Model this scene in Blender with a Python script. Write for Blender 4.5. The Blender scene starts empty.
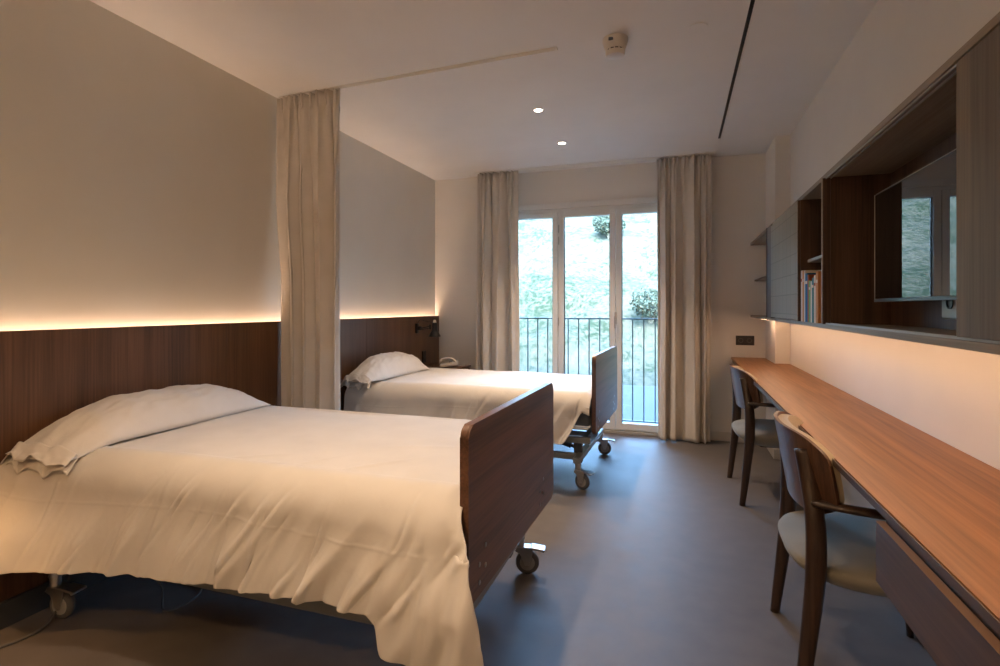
import bpy, bmesh, math, random
from mathutils import Vector, Matrix, noise
random.seed(7)
S = bpy.context.scene
COL = S.collection
R = math.radians
PI = math.pi

# ------------------------------------------------------------------ camera, exposure
F = 530.0
YAW = math.atan(178 / 530)
cd = bpy.data.cameras.new('camera'); cam = bpy.data.objects.new('camera', cd); COL.objects.link(cam)
cam.location = (0, 0, 1.25); cam.rotation_euler = (R(90), 0, YAW)
cd.sensor_width = 36; cd.lens = F * 36 / 1000; cd.shift_y = -0.026; cd.clip_start = 0.02; cd.clip_end = 300
S.camera = cam
S.view_settings.view_transform = 'Standard'; S.view_settings.look = 'None'
S.view_settings.exposure = 1.62; S.view_settings.gamma = 1.0; S.view_settings.use_curve_mapping = False
S.cycles.use_denoising = True
S.cycles.max_bounces = 10; S.cycles.diffuse_bounces = 6; S.cycles.transparent_max_bounces = 16
S.cycles.sample_clamp_indirect = 6

# ------------------------------------------------------------------ sky, sun, window portal
W = bpy.data.worlds.new('world'); S.world = W; W.use_nodes = True
nt = W.node_tree; bg = nt.nodes['Background']
sky = nt.nodes.new('ShaderNodeTexSky'); sky.sky_type = 'NISHITA'; sky.sun_disc = False
sky.sun_elevation = R(48); sky.sun_rotation = R(170)
tint = nt.nodes.new('ShaderNodeMix'); tint.data_type = 'RGBA'; tint.blend_type = 'MULTIPLY'; tint.inputs[0].default_value = 1
tint.inputs[7].default_value = (.84, 1.0, 1.06, 1)
nt.links.new(sky.outputs[0], tint.inputs[6]); nt.links.new(tint.outputs[2], bg.inputs[0]); bg.inputs[1].default_value = 2.7

def light(name, kind, loc, energy, color, rot=(0, 0, 0), **kw):
    l = bpy.data.lights.new(name, kind); l.energy = energy; l.color = color
    for k, v in kw.items(): setattr(l, k, v)
    o = bpy.data.objects.new(name, l); COL.objects.link(o); o.location = loc; o.rotation_euler = rot
    return o
light('sun', 'SUN', (0, -5, 20), 3.6, (1.0, .93, .84), (R(42), 0, R(8)), angle=R(0.6))
po = light('window_portal', 'AREA', (-.9, 5.72, 1.25), 1, (1, 1, 1), (R(-90), 0, 0), shape='RECTANGLE', size=2.1, size_y=2.6)
po.data.cycles.is_portal = True
WARM = (1.0, .58, .30)
# ceiling downlights (two in view, one outside the frame above the near bed)
for x, y, e in ((-.945, 3.67, 54), (-.942, 4.473, 54), (-.92, 1.83, 29), (-.92, 1.03, 27)):
    light('downlight_bulb', 'SPOT', (x, y, 2.645), e, (1.0, .72, .49), (0, 0, 0), spot_size=R(96), spot_blend=1.0, shadow_soft_size=.025)

# warm spot added behind the camera to light the left wall and divider curtain
light('warm_fill_spot', 'SPOT', (-.75, -.75, 2.62), 30, (1.0, .62, .32), (0, 0, 0), spot_size=R(165), spot_blend=.5, shadow_soft_size=.06)

# ------------------------------------------------------------------ materials
def M(name, color=(.5, .5, .5), rough=.5, metal=0, spec=.5):
    m = bpy.data.materials.new(name); m.use_nodes = True
    b = m.node_tree.nodes['Principled BSDF']
    b.inputs['Base Color'].default_value = (*color, 1); b.inputs['Roughness'].default_value = rough
    b.inputs['Metallic'].default_value = metal; b.inputs['Specular IOR Level'].default_value = spec
    return m
def N(m, t, **kw):
    n = m.node_tree.nodes.new(t)
    for k, v in kw.items(): n.inputs[k].default_value = v
    return n
def L(m, a, b): m.node_tree.links.new(a, b)
def noisy(m, c1, c2, scale=(1, 1, 1), nscale=5, detail=6, bump=0, dist=0, lo=.3, hi=.7, coord='Object', rough=None):
    tc = N(m, 'ShaderNodeTexCoord'); mp = N(m, 'ShaderNodeMapping'); mp.inputs['Scale'].default_value = scale
    nz = N(m, 'ShaderNodeTexNoise', Scale=nscale, Detail=detail, Distortion=dist)
    cr = N(m, 'ShaderNodeValToRGB'); e = cr.color_ramp.elements
    e[0].position = lo; e[0].color = (*c1, 1); e[1].position = hi; e[1].color = (*c2, 1)
    L(m, tc.outputs[coord], mp.inputs[0]); L(m, mp.outputs[0], nz.inputs['Vector']); L(m, nz.outputs[0], cr.inputs[0])
    b = m.node_tree.nodes['Principled BSDF']; L(m, cr.outputs[0], b.inputs['Base Color'])
    if bump:
        bp = N(m, 'ShaderNodeBump', Strength=bump, Distance=.002); L(m, nz.outputs[0], bp.inputs['Height']); L(m, bp.outputs[0], b.inputs['Normal'])
    if rough:
        mr = N(m, 'ShaderNodeMapRange'); mr.inputs[3].default_value = rough[0]; mr.inputs[4].default_value = rough[1]
        L(m, nz.outputs[0], mr.inputs[0]); L(m, mr.outputs[0], b.inputs['Roughness'])
    return m, nz, cr
def wood(name, dark, light_, axis, rough=.42, figure=.5, scale=1.0, lo=.40, hi=.63):
    """walnut veneer: fine streaks and broad bands drawn out along one axis"""
    m = M(name, dark, rough)
    b = m.node_tree.nodes['Principled BSDF']
    tc = N(m, 'ShaderNodeTexCoord')
    def streak(s_long, s_cross, detail, dist):
        mp = N(m, 'ShaderNodeMapping')
        sc = [s_cross * scale] * 3; sc[axis] = s_long * scale; mp.inputs['Scale'].default_value = sc
        nz = N(m, 'ShaderNodeTexNoise', Scale=1, Detail=detail, Distortion=dist, Roughness=.6)
        L(m, tc.outputs['Object'], mp.inputs[0]); L(m, mp.outputs[0], nz.inputs['Vector']); return nz
    a = streak(.5, 9, 4, figure); f = streak(2.2, 110, 3, 0)
    mx = N(m, 'ShaderNodeMath'); mx.operation = 'MULTIPLY_ADD'; mx.inputs[1].default_value = .42
    L(m, f.outputs[0], mx.inputs[0]); 
    sc = N(m, 'ShaderNodeMath'); sc.operation = 'MULTIPLY'; sc.inputs[1].default_value = .62
    L(m, a.outputs[0], sc.inputs[0]); L(m, sc.outputs[0], mx.inputs[2])
    cr = N(m, 'ShaderNodeValToRGB'); e = cr.color_ramp.elements
    e[0].position = lo; e[0].color = (*dark, 1); e[1].position = hi; e[1].color = (*light_, 1)
    L(m, mx.outputs[0], cr.inputs[0]); L(m, cr.outputs[0], b.inputs['Base Color'])
    bp = N(m, 'ShaderNodeBump', Strength=.12, Distance=.001); L(m, f.outputs[0], bp.inputs['Height']); L(m, bp.outputs[0], b.inputs['Normal'])
    return m

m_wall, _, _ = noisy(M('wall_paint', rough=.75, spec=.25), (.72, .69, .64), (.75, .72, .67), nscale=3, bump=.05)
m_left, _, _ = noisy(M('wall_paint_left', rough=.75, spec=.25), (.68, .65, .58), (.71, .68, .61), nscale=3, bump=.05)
m_ceil, _, _ = noisy(M('ceiling_paint', rough=.8, spec=.2), (.78, .76, .73), (.81, .79, .76), nscale=3)
m_white = M('white_gloss_paint', (.72, .71, .68), .35)
m_base = M('baseboard_paint', (.52, .49, .45), .5)
m_floor, fn, _ = noisy(M('floor_linoleum', rough=.38, spec=.45), (.112, .100, .097), (.142, .128, .123), nscale=9, detail=10, bump=.15, rough=(.46, .62))
m_walnut_v = wood('walnut_upright_grain', (.06, .027, .013), (.185, .09, .045), 2, .4, .3, 1.0, .34, .70)
m_walnut_y = wood('walnut_long_grain', (.15, .06, .017), (.34, .150, .052), 1, .42, 2.6, .8, .34, .68); m_walnut_y.node_tree.nodes['Principled BSDF'].inputs['Specular IOR Level'].default_value = .3
m_foot = wood('walnut_footboard', (.055, .026, .015), (.165, .082, .048), 1, .36, .9)
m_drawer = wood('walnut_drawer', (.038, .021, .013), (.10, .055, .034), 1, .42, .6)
m_cab = wood('walnut_cabinet_inside', (.045, .024, .015), (.115, .065, .040), 2, .5, .5)
m_cabtop = wood('walnut_cabinet_edge', (.19, .145, .10), (.31, .25, .185), 1, .5, .4)
m_slide = wood('greyed_walnut_door', (.10, .078, .054), (.185, .145, .10), 2, .55, .3)
m_chair = wood('dark_walnut_chair', (.022, .012, .008), (.062, .034, .021), 2, .35, .5)
m_shell = wood('walnut_plywood_shell', (.05, .025, .014), (.14, .072, .04), 2, .33, .4)
m_edge = M('plywood_edge', (.30, .17, .09), .45)
m_greymetal = M('grey_powder_coat', (.23, .245, .245), .42, .2)
m_darkmetal = M('dark_bed_metal', (.07, .075, .08), .45, .3)
m_chrome = M('chrome', (.52, .52, .51), .28, 1)
m_black = M('black_enamel', (.012, .012, .013), .3)
m_rubber = M('grey_rubber', (.10, .10, .105), .55)
m_wheelhub = M('caster_hub', (.30, .30, .29), .4)
m_track = M('track_white', (.82, .79, .73), .4)
m_plastic = M('white_plastic', (.72, .68, .62), .4)
m_phone = M('beige_plastic', (.62, .56, .50), .35)
m_tvblack = M('tv_screen_glass', (.006, .006, .007), .012, 0, .6)
m_tvshell = M('tv_shell', (.02, .02, .021), .35)
m_rail = M('dark_balcony_metal', (.06, .07, .07), .45, .4)
m_alu = M('greyed_aluminium', (.42, .40, .36), .4, .3)
def cloth(name, c1, c2, weave=900, bump=.25, sheen=.2, nscale=7, crumple=.22):
    m, nz, cr = noisy(M(name, rough=.85, spec=.15), c1, c2, nscale=nscale, detail=3)
    b = m.node_tree.nodes['Principled BSDF']
    tc = N(m, 'ShaderNodeTexCoord'); wn = N(m, 'ShaderNodeTexNoise', Scale=weave, Detail=1)
    L(m, tc.outputs['Object'], wn.inputs['Vector'])
    big = N(m, 'ShaderNodeTexNoise', Scale=14, Detail=5, Distortion=.8); L(m, tc.outputs['Object'], big.inputs['Vector'])
    b1 = N(m, 'ShaderNodeBump', Strength=bump, Distance=.0006); L(m, wn.outputs[0], b1.inputs['Height'])
    b2 = N(m, 'ShaderNodeBump', Strength=crumple, Distance=.008); L(m, big.outputs[0], b2.inputs['Height']); L(m, b1.outputs[0], b2.inputs['Normal'])
    L(m, b2.outputs[0], b.inputs['Normal'])
    b.inputs['Sheen Weight'].default_value = sheen
    return m
m_duvet = cloth('cotton_bed_cover', (.60, .575, .54), (.64, .615, .58))
m_pillow = cloth('cotton_pillowcase', (.66, .63, .59), (.70, .67, .63))
m_curtain = cloth('curtain_cloth', (.62, .575, .51), (.67, .625, .56), bump=.15, crumple=.02)
m_mattress = cloth('mattress_ticking', (.10, .12, .14), (.12, .14, .16))
m_seat = cloth('seat_upholstery', (.235, .222, .188), (.27, .255, .215), weave=1400, bump=.5)
m_backpad = cloth('backrest_upholstery', (.52, .44, .31), (.56, .48, .34), weave=1400, bump=.5)
m_book = {k: M('book_' + k, c, .75, 0, .2) for k, c in dict(cream=(.75, .62, .45), orange=(.62, .28, .10), blue=(.02, .13, .28), green=(.22, .38, .14), white=(.72, .68, .58), red=(.42, .12, .06), teal=(.04, .19, .20), pages=(.6, .55, .46)).items()}
def emis(name, color, strength):
    m = bpy.data.materials.new(name); m.use_nodes = True; n = m.node_tree.nodes; n.clear()
    e = n.new('ShaderNodeEmission'); e.inputs[0].default_value = (*color, 1); e.inputs[1].default_value = strength
    o = n.new('ShaderNodeOutputMaterial'); m.node_tree.links.new(e.outputs[0], o.inputs[0]); return m
m_ledhead = emis('led_warm_headboard', (1.0, .66, .45), 18)
m_ledshelf = emis('led_warm_cabinet', (1.0, .61, .37), 9.5)
m_bulb = emis('downlight_glow', (1.0, .86, .72), 9)
m_lampbulb = emis('lamp_bulb_glow', (1.0, .55, .22), 60)
def glass():
    m = bpy.data.materials.new('window_glass'); m.use_nodes = True; n = m.node_tree.nodes; n.clear()
    t = n.new('ShaderNodeBsdfTransparent'); t.inputs[0].default_value = (.93, .97, .965, 1)
    g = n.new('ShaderNodeBsdfGlossy'); g.inputs['Roughness'].default_value = 0.01
    fr = n.new('ShaderNodeFresnel'); fr.inputs[0].default_value = 1.45
    mx = n.new('ShaderNodeMixShader'); o = n.new('ShaderNodeOutputMaterial')
    l = m.node_tree.links; l.new(fr.outputs[0], mx.inputs[0]); l.new(t.outputs[0], mx.inputs[1]); l.new(g.outputs[0], mx.inputs[2]); l.new(mx.outputs[0], o.inputs[0])
    return m
m_glass = glass()

# ------------------------------------------------------------------ helpers
def tag(o, label=None, cat=None, group=None, kind=None):
    if label: o['label'] = label
    if cat: o['category'] = cat
    if group: o['group'] = group
    if kind: o['kind'] = kind
    return o
def empty(name, loc=(0, 0, 0), rz=0, label=None, cat=None, group=None):
    o = bpy.data.objects.new(name, None); COL.objects.link(o); o.location = loc; o.rotation_euler = (0, 0, rz)
    o.empty_display_size = .1
    return tag(o, label, cat, group)
def link(name, bm, mat, parent=None, smooth=False, loc=None, ang=None):
    me = bpy.data.meshes.new(name)
    if smooth:
        for f in bm.faces: f.smooth = True
    bm.normal_update(); bm.to_mesh(me); bm.free()
    for m in (mat if isinstance(mat, (list, tuple)) else [mat]): me.materials.append(m)
    o = bpy.data.objects.new(name, me); COL.objects.link(o)
    if loc is not None: o.location = loc
    if parent: o.parent = parent
    if smooth and ang:
        me.shade_smooth() if False else None
        me.set_sharp_from_angle(angle=R(ang))
    return o
def box(bm, a, b, bev=0, seg=2, mi=0, rot=None, piv=None):
    """axis-aligned box between corners a and b, optionally bevelled and turned"""
    x0, y0, z0 = a; x1, y1, z1 = b
    r = bmesh.ops.create_cube(bm, size=1)
    vs = r['verts']
    bmesh.ops.scale(bm, vec=(abs(x1 - x0), abs(y1 - y0), abs(z1 - z0)), verts=vs)
    bmesh.ops.translate(bm, vec=((x0 + x1) / 2, (y0 + y1) / 2, (z0 + z1) / 2), verts=vs)
    fs = set(f for v in vs for f in v.link_faces)
    for f in fs: f.material_index = mi
    if bev:
        es = list(set(e for v in vs for e in v.link_edges))
        g = bmesh.ops.bevel(bm, geom=es, offset=bev, segments=seg, affect='EDGES', profile=.5)
        vs = list(set(v for f in g['faces'] for v in f.verts) | set(v for v in vs if v.is_valid))
        for f in g['faces']: f.material_index = mi
    if rot is not None:
        bmesh.ops.rotate(bm, cent=piv or ((x0 + x1) / 2, (y0 + y1) / 2, (z0 + z1) / 2), matrix=rot, verts=[v for v in vs if v.is_valid])
    return vs
def bx(a, b, bev=.002, seg=2, **k):
    bm = bmesh.new(); box(bm, a, b, bev, seg, **k); return bm
def sweep(bm, pts, rad, n=12, sx=1, sy=1, cap=True, up=Vector((0, 0, 1)), mi=0, power=1):
    """tube along pts; rad float or list; section squashed by sx, sy"""
    P = [Vector(p) for p in pts]; rings = []
    for i, p in enumerate(P):
        t = (P[min(i + 1, len(P) - 1)] - P[max(i - 1, 0)]).normalized()
        u = up
        if abs(t.dot(u)) > .95: u = Vector((0, 1, 0))
        a = t.cross(u).normalized(); b = a.cross(t).normalized()
        r = rad[i] if isinstance(rad, (list, tuple)) else rad
        ring = []
        for k in range(n):
            th = 2 * PI * k / n; c, s = math.cos(th), math.sin(th)
            c = math.copysign(abs(c) ** power, c); s = math.copysign(abs(s) ** power, s)
            ring.append(bm.verts.new(p + a * (c * r * sx) + b * (s * r * sy)))
        rings.append(ring)
    for i in range(len(rings) - 1):
        for k in range(n):
            f = bm.faces.new((rings[i][k], rings[i][(k + 1) % n], rings[i + 1][(k + 1) % n], rings[i + 1][k])); f.material_index = mi
    if cap:
        f = bm.faces.new(rings[0][::-1]); f.material_index = mi
        f = bm.faces.new(rings[-1]); f.material_index = mi
def lathe(bm, prof, n=32, mat=None, cap=True):
    """revolve (radius, height) profile about Z, then transform by mat"""
    rings = []
    for r, z in prof:
        rings.append([bm.verts.new((r * math.cos(2 * PI * k / n), r * math.sin(2 * PI * k / n), z)) for k in range(n)])
    fs = []
    for i in range(len(rings) - 1):
        for k in range(n): fs.append(bm.faces.new((rings[i][k], rings[i][(k + 1) % n], rings[i + 1][(k + 1) % n], rings[i + 1][k])))
    if cap:
        fs.append(bm.faces.new(rings[0][::-1])); fs.append(bm.faces.new(rings[-1]))
    if mat is not None: bmesh.ops.transform(bm, matrix=mat, verts=[v for r in rings for v in r])
def smooth_path(pts, n=6):
    """Catmull-Rom through the points"""
    P = [Vector(p) for p in pts]; out = []
    for i in range(len(P) - 1):
        p0, p1, p2, p3 = P[max(i - 1, 0)], P[i], P[i + 1], P[min(i + 2, len(P) - 1)]
        for k in range(n):
            t = k / n
            out.append(.5 * ((2 * p1) + (p2 - p0) * t + (2 * p0 - 5 * p1 + 4 * p2 - p3) * t * t + (3 * p1 - p0 - 3 * p2 + p3) * t ** 3))
    out.append(P[-1]); return out
def grid(bm, nu, nv, f, close=False):
    V = [[bm.verts.new(f(i / (nu - 1), j / (nv - 1))) for j in range(nv)] for i in range(nu)]
    for i in range(nu - 1):
        for j in range(nv - 1): bm.faces.new((V[i][j], V[i + 1][j], V[i + 1][j + 1], V[i][j + 1]))
    return V
def sstep(a, b, x):
    t = min(max((x - a) / (b - a), 0), 1); return t * t * (3 - 2 * t)
def lerp(a, b, t): return a + (b - a) * t
def rr_prism(bm, y0, y1, z0, z1, rad, x0, x1, bev=.004):
    """board with rounded corners in the YZ plane"""
    pts = []
    for cy, cz, a0 in ((y1 - rad, z1 - rad, 0), (y0 + rad, z1 - rad, 90), (y0 + rad, z0 + rad, 180), (y1 - rad, z0 + rad, 270)):
        for k in range(9):
            a = R(a0 + k * 90 / 8); pts.append((cy + rad * math.cos(a), cz + rad * math.sin(a)))
    va = [bm.verts.new((x0, y, z)) for y, z in pts]; vb = [bm.verts.new((x1, y, z)) for y, z in pts]
    fa = bm.faces.new(va[::-1]); fb = bm.faces.new(vb)
    for i in range(len(pts)):
        j = (i + 1) % len(pts); bm.faces.new((va[i], va[j], vb[j], vb[i]))
    if bev:
        es = [e for e in fa.edges] + [e for e in fb.edges]
        bmesh.ops.bevel(bm, geom=es, offset=bev, segments=2, affect='EDGES')
def copy_tree(o, parent=None):
    c = o.copy(); COL.objects.link(c)
    if parent: c.parent = parent
    for ch in o.children: copy_tree(ch, c)
    return c
def struct(o): o['kind'] = 'structure'; return o

# ------------------------------------------------------------------ room shell
XL, XR, D, H, YF = -2.557, .868, 5.35, 2.655, -1.35
struct(link('floor', bx((XL - .2, YF - .2, -.12), (XR + .2, D + .02, 0), 0), m_floor))
bm = bmesh.new(); box(bm, (XL - .2, YF - .2, H), (XR + .2, D + .3, H + .3))
struct(link('ceiling', bm, m_ceil))
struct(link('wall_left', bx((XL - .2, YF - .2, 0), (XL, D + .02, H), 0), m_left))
struct(link('wall_right', bx((XR, YF - .2, 0), (XR + .2, D + .02, H), 0), m_wall))
struct(link('wall_front', bx((XL, YF - .2, 0), (XR, YF, H), 0), m_wall))
WX0, WX1, WZ0, WZ1 = -1.80, .045, .025, 2.262          # door-window opening
bm = bmesh.new()
for a, b in (((-9, D, -.4), (WX0, D + .3, 6.3)), ((WX1, D, -.4), (8, D + .3, 6.3)), ((WX0, D, WZ1), (WX1, D + .3, 6.3)), ((WX0, D, -.4), (WX1, D + .3, WZ0))):
    box(bm, a, b)
struct(link('wall_back', bm, m_wall))
struct(link('wall_column', bx((.757, 4.85, 0), (XR, D, H), .003), m_wall))
bm = bmesh.new()
box(bm, (XL, D - .012, 0), (WX0 - .02, D, .085), .003); box(bm, (WX1 + .02, D - .012, 0), (.757, D, .085), .003)
struct(link('baseboard_back', bm, m_base))
bm = bmesh.new()
box(bm, (.745, 4.838, 0), (XR, 4.85, .085), .003); box(bm, (.745, 4.85, 0), (.757, D - .012, .085), .003)
struct(link('baseboard_column', bm, m_base))
struct(link('baseboard_left', bx((XL, YF, 0), (XL + .075, D - .012, .10), .003), m_darkmetal))
struct(link('baseboard_right', bx((XR - .012, YF, 0), (XR, 4.838, .085), .003), m_base))
# recessed curtain rail line along the ceiling in front of the window wall
bm = bmesh.new(); box(bm, (-2.0, 5.165, H - .008), (.33, 5.19, H), .001); box(bm, (-2.0, 5.205, H - .008), (.33, 5.23, H), .001)
struct(link('trim_1', bm, m_track))
struct(link('trim_2', bx((WX0 - .03, D - .012, WZ1), (WX1 + .03, D, WZ1 + .055), .003), m_white))

# french window, three glazed sections
w = empty('window_1', (0, 0, 0)); struct(w)
def rect_frame(name, x0, x1, z0, z1, t, y0, y1, parent, mat=m_white, tb=None):
    bm = bmesh.new(); tb = tb or t
    box(bm, (x0, y0, z0), (x0 + t, y1, z1), .004); box(bm, (x1 - t, y0, z0), (x1, y1, z1), .004)
    box(bm, (x0 + t, y0, z1 - t), (x1 - t, y1, z1), .004); box(bm, (x0 + t, y0, z0), (x1 - t, y1, z0 + tb), .004)
    return link(name, bm, mat, parent)
struct(rect_frame('window_frame', WX0, WX1, WZ0, WZ1, .035, D + .02, D + .10, w))
bm = bmesh.new(); box(bm, (-1.19, D + .025, WZ0 + .03), (-1.145, D + .095, WZ1 - .03), .003)
struct(link('mullion', bm, m_white, w))
for i, (a, b) in enumerate(((WX0 + .03, -1.172), (-1.165, -.590), (-.585, WX1 - .03))):
    fr = struct(rect_frame('sash', a, b, WZ0 + .01, WZ1 - .035, .055, D + .005, D + .075, w, tb=.065))
    struct(link('glazing_bead', None or (lambda q: (box(q, (a + .055, D + .03, WZ0 + .074), (a + .062, D + .05, WZ1 - .09), 0), box(q, (b - .062, D + .03, WZ0 + .074), (b - .055, D + .05, WZ1 - .09), 0), q)[2])(bmesh.new()), m_darkmetal, fr))
    bm = bmesh.new(); box(bm, (a + .05, D + .036, WZ0 + .06), (b - .05, D + .042, WZ1 - .085))
    struct(link('pane', bm, m_glass, fr))
bm = bmesh.new()
for z in (2.05, 1.93, 1.10, .40):
    sweep(bm, [(-1.164, D - .004, z - .04), (-1.164, D - .004, z + .04)], .008)
struct(link('hinge', bm, m_chrome, w))
bm = bmesh.new(); box(bm, (-.60, D - .006, 1.08), (-.575, D + .006, 1.20), .003)
sweep(bm, smooth_path([(-.588, D, 1.16), (-.588, D - .05, 1.16), (-.588, D - .055, 1.12), (-.588, D - .055, 1.04)]), .008)
struct(link('window_handle', bm, m_chrome, w))
struct(link('window_sill', bx((WX0, D - .02, 0), (WX1, D + .30, WZ0), .003), m_alu, w))

# ------------------------------------------------------------------ outside: balcony rail, ground, hill
rl = empty('balcony_railing', (0, 5.62, .05), 0, 'dark metal balcony railing with thin upright bars outside the window', 'railing')
link('top_rail', bx((-1.95, -.02, 1.07), (.2, .02, 1.085), .003), m_rail, rl)
link('bottom_rail', bx((-1.95, -.02, .02), (.2, .02, .032), .003), m_rail, rl)
for k in range(19):
    x = -1.90 + k * .112
    link('bar', bx((x - .006, -.006, .03), (x + .006, .006, 1.075), .002), m_rail, rl)
m_paving, _, _ = noisy(M('shade_darkened_paving', rough=.8), (.030, .031, .030), (.036, .037, .036), nscale=4)  # paving colour darkened to deepen the building's shadow on the terrace
struct(link('terrace', bx((-12, D + .3, -.42), (12, 11.2, -.30), 0), m_paving))
m_hill = M('dry_grass_hillside', (.05, .06, .045), .95, 0, .1)
def hill_nodes(m):
    tc = N(m, 'ShaderNodeTexCoord'); b = m.node_tree.nodes['Principled BSDF']
    def nz(sc, det, sx=1.0):
        mp = N(m, 'ShaderNodeMapping'); mp.inputs['Scale'].default_value = (sx, 1, 1); n = N(m, 'ShaderNodeTexNoise', Scale=sc, Detail=det, Roughness=.62, Distortion=.4)
        L(m, tc.outputs['Object'], mp.inputs[0]); L(m, mp.outputs[0], n.inputs['Vector']); return n
    big, mid, fine = nz(.35, 6), nz(1.7, 10), nz(10, 5)
    a1 = N(m, 'ShaderNodeMath'); a1.operation = 'MULTIPLY_ADD'; a1.inputs[1].default_value = .22; L(m, big.outputs[0], a1.inputs[0])
    a2 = N(m, 'ShaderNodeMath'); a2.operation = 'MULTIPLY'; a2.inputs[1].default_value = .26; L(m, mid.outputs[0], a2.inputs[0])
    a3 = N(m, 'ShaderNodeMath'); a3.operation = 'MULTIPLY_ADD'; a3.inputs[1].default_value = .52; L(m, fine.outputs[0], a3.inputs[0]); L(m, a2.outputs[0], a3.inputs[2]); L(m, a3.outputs[0], a1.inputs[2])
    cr = N(m, 'ShaderNodeValToRGB'); e = cr.color_ramp.elements
    e[0].position = .43; e[0].color = (.018, .027, .015, 1); e[1].position = .60; e[1].color = (.078, .070, .054, 1)
    k = e.new(.49); k.color = (.050, .051, .036, 1)
    L(m, a1.outputs[0], cr.inputs[0]); L(m, cr.outputs[0], b.inputs['Base Color'])
hill_nodes(m_hill)
def hillp(u, v):
    x = -46 + u * 76; y = 10.8 + v * 34
    z = -.30 + (y - 10.8) * .82
    z = -.30 + .45 * min(y - 10.8, 17) + .1 * max(y - 27.8, 0)
    z += (noise.fractal(Vector((x * .35, y * .35, 3.1)), 1.0, 2.0, 5) * .7 + noise.fractal(Vector((x * 2, y * 2, 1)), 1.0, 2.0, 3) * .10) * sstep(10.8, 12.5, y)
    return Vector((x, y, z))
bm = bmesh.new(); grid(bm, 300, 170, hillp)
struct(link('hillside', bm, m_hill, smooth=True))
def leafmat(name, c1, c2):
    m, _, _ = noisy(M(name, rough=.7, spec=.2), c1, c2, nscale=2.5, detail=4); return m
m_bush = leafmat('bush_leaves', (.036, .050, .034), (.062, .072, .050))
m_twig = M('bush_twigs', (.18, .14, .10), .8)
def bush(x, y, r, n, label):
    p = hillp((x + 46) / 76, (y - 10.8) / 34); rr = random.Random(int(x * 100) + 5)
    t = empty('hillside_bush', p, 0, label, 'bush', 'bushes on the hillside')
    bm = bmesh.new()
    for k in range(9):
        a = rr.uniform(0, 2 * PI); q = Vector((math.cos(a) * r * .6, math.sin(a) * r * .6, r * rr.uniform(.7, 1.5)))
        sweep(bm, [Vector((0, 0, -.1)), q * .5, q], [.03, .02, .008], 5)
    link('stems', bm, m_twig, t)
    bm = bmesh.new()
    for k in range(n):
        v = Vector((rr.gauss(0, 1), rr.gauss(0, 1), rr.gauss(0, 1))).normalized() * r * (.35 + .65 * rr.random() ** .5)
        c = Vector((v.x, v.y, v.z * .75 + r * .85)) * (1 + .25 * noise.noise(v * 2))
        a = Vector((rr.gauss(0, 1), rr.gauss(0, 1), rr.gauss(0, 1))).normalized(); b = a.orthogonal().normalized()
        s = rr.uniform(.03, .065)
        bm.faces.new([bm.verts.new(c + z) for z in (-a * s, b * s * .5, a * s, -b * s * .5)])
    link('foliage', bm, m_bush, t)
bush(-2.35, 19.4, .6, 2600, 'leafy bush high on the hillside behind the middle pane')
bush(-.62, 13.2, .5, 1500, 'green bush on the hillside seen through the right pane near the curtain')

# ------------------------------------------------------------------ headboard panels with their light slots
hb = empty('headboard_panel', (XL, 0, 0), 0, 'long upright-grained walnut wall panel running behind both beds', 'headboard')
for i, y in enumerate((-1.34, .55, 2.44, 3.90)):
    y1 = (.55, 2.44, 3.90, 5.337)[i]
    link('veneer_panel', bx((.028, y + .001, .10), (.055, y1 - .001, 1.155), .0015), m_walnut_v, hb)
link('batten', bx((0, -1.33, .12), (.028, 5.33, 1.09), 0), m_darkmetal, hb)
tag(link('led_strip', bx((.004, -1.30, 1.100), (.024, 5.31, 1.106), 0), m_ledhead, loc=(XL, 0, 0)),
    'warm light strip glowing upward from the slot behind the walnut headboard', 'light strip')

# ------------------------------------------------------------------ bed builder
def make_caster(parent, x, y, ang, pedal=True):
    """steering caster with fork, wheel, brake pedal; local origin on the floor"""
    c = empty('caster', (x, y, 0), ang); c.parent = parent
    bm = bmesh.new(); T = Matrix.Translation((0, 0, .055)) @ Matrix.Rotation(R(90), 4, 'X') @ Matrix.Translation((0, 0, -.014))
    lathe(bm, [(.040, 0), (.050, .002), (.0545, .007), (.055, .014), (.0545, .021), (.050, .026), (.040, .028)], 32, T)
    wh = link('wheel', bm, m_rubber, c, True, ang=40)
    bm = bmesh.new(); lathe(bm, [(.012, -.004), (.034, -.002), (.036, .002), (.036, .026), (.034, .030), (.012, .032)], 24, T)
    link('hub', bm, m_wheelhub, wh, True, ang=40)
    bm = bmesh.new()
    for s in (-1, 1):
        pr_ = [(-.010, .046), (.010, .046), (.024, .100), (.026, .125), (-.045, .128), (-.058, .112), (-.034, .100)]
        va = [bm.verts.new((px, s * .020, pz)) for px, pz in pr_]; vb = [bm.verts.new((px, s * .024, pz)) for px, pz in pr_]
        bm.faces.new(va); bm.faces.new(vb[::-1])
        for i in range(len(pr_)): j = (i + 1) % len(pr_); bm.faces.new((va[i], vb[i], vb[j], va[j]))
    box(bm, (-.050, -.024, .118), (.026, .024, .130), .003)
    bmesh.ops.recalc_face_normals(bm, faces=bm.faces)
    link('fork', bm, m_chrome, c)
    bm = bmesh.new(); lathe(bm, [(.020, .128), (.020, .185), (.017, .19)], 20, Matrix.Translation((-.035, 0, 0))); lathe(bm, [(.023, .165), (.023, .172)], 20, Matrix.Translation((-.035, 0, 0)))
    link('stem', bm, m_chrome, c, True, ang=40)
    if pedal:
        bm = bmesh.new(); box(bm, (.015, -.028, .118), (.085, .028, .128), .004, rot=Matrix.Rotation(R(8), 3, 'Y'))
        sweep(bm, [(.075, -.03, .118), (.075, .03, .118)], .006)
        link('brake_pedal', bm, m_chrome, c)
    return c

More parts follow.
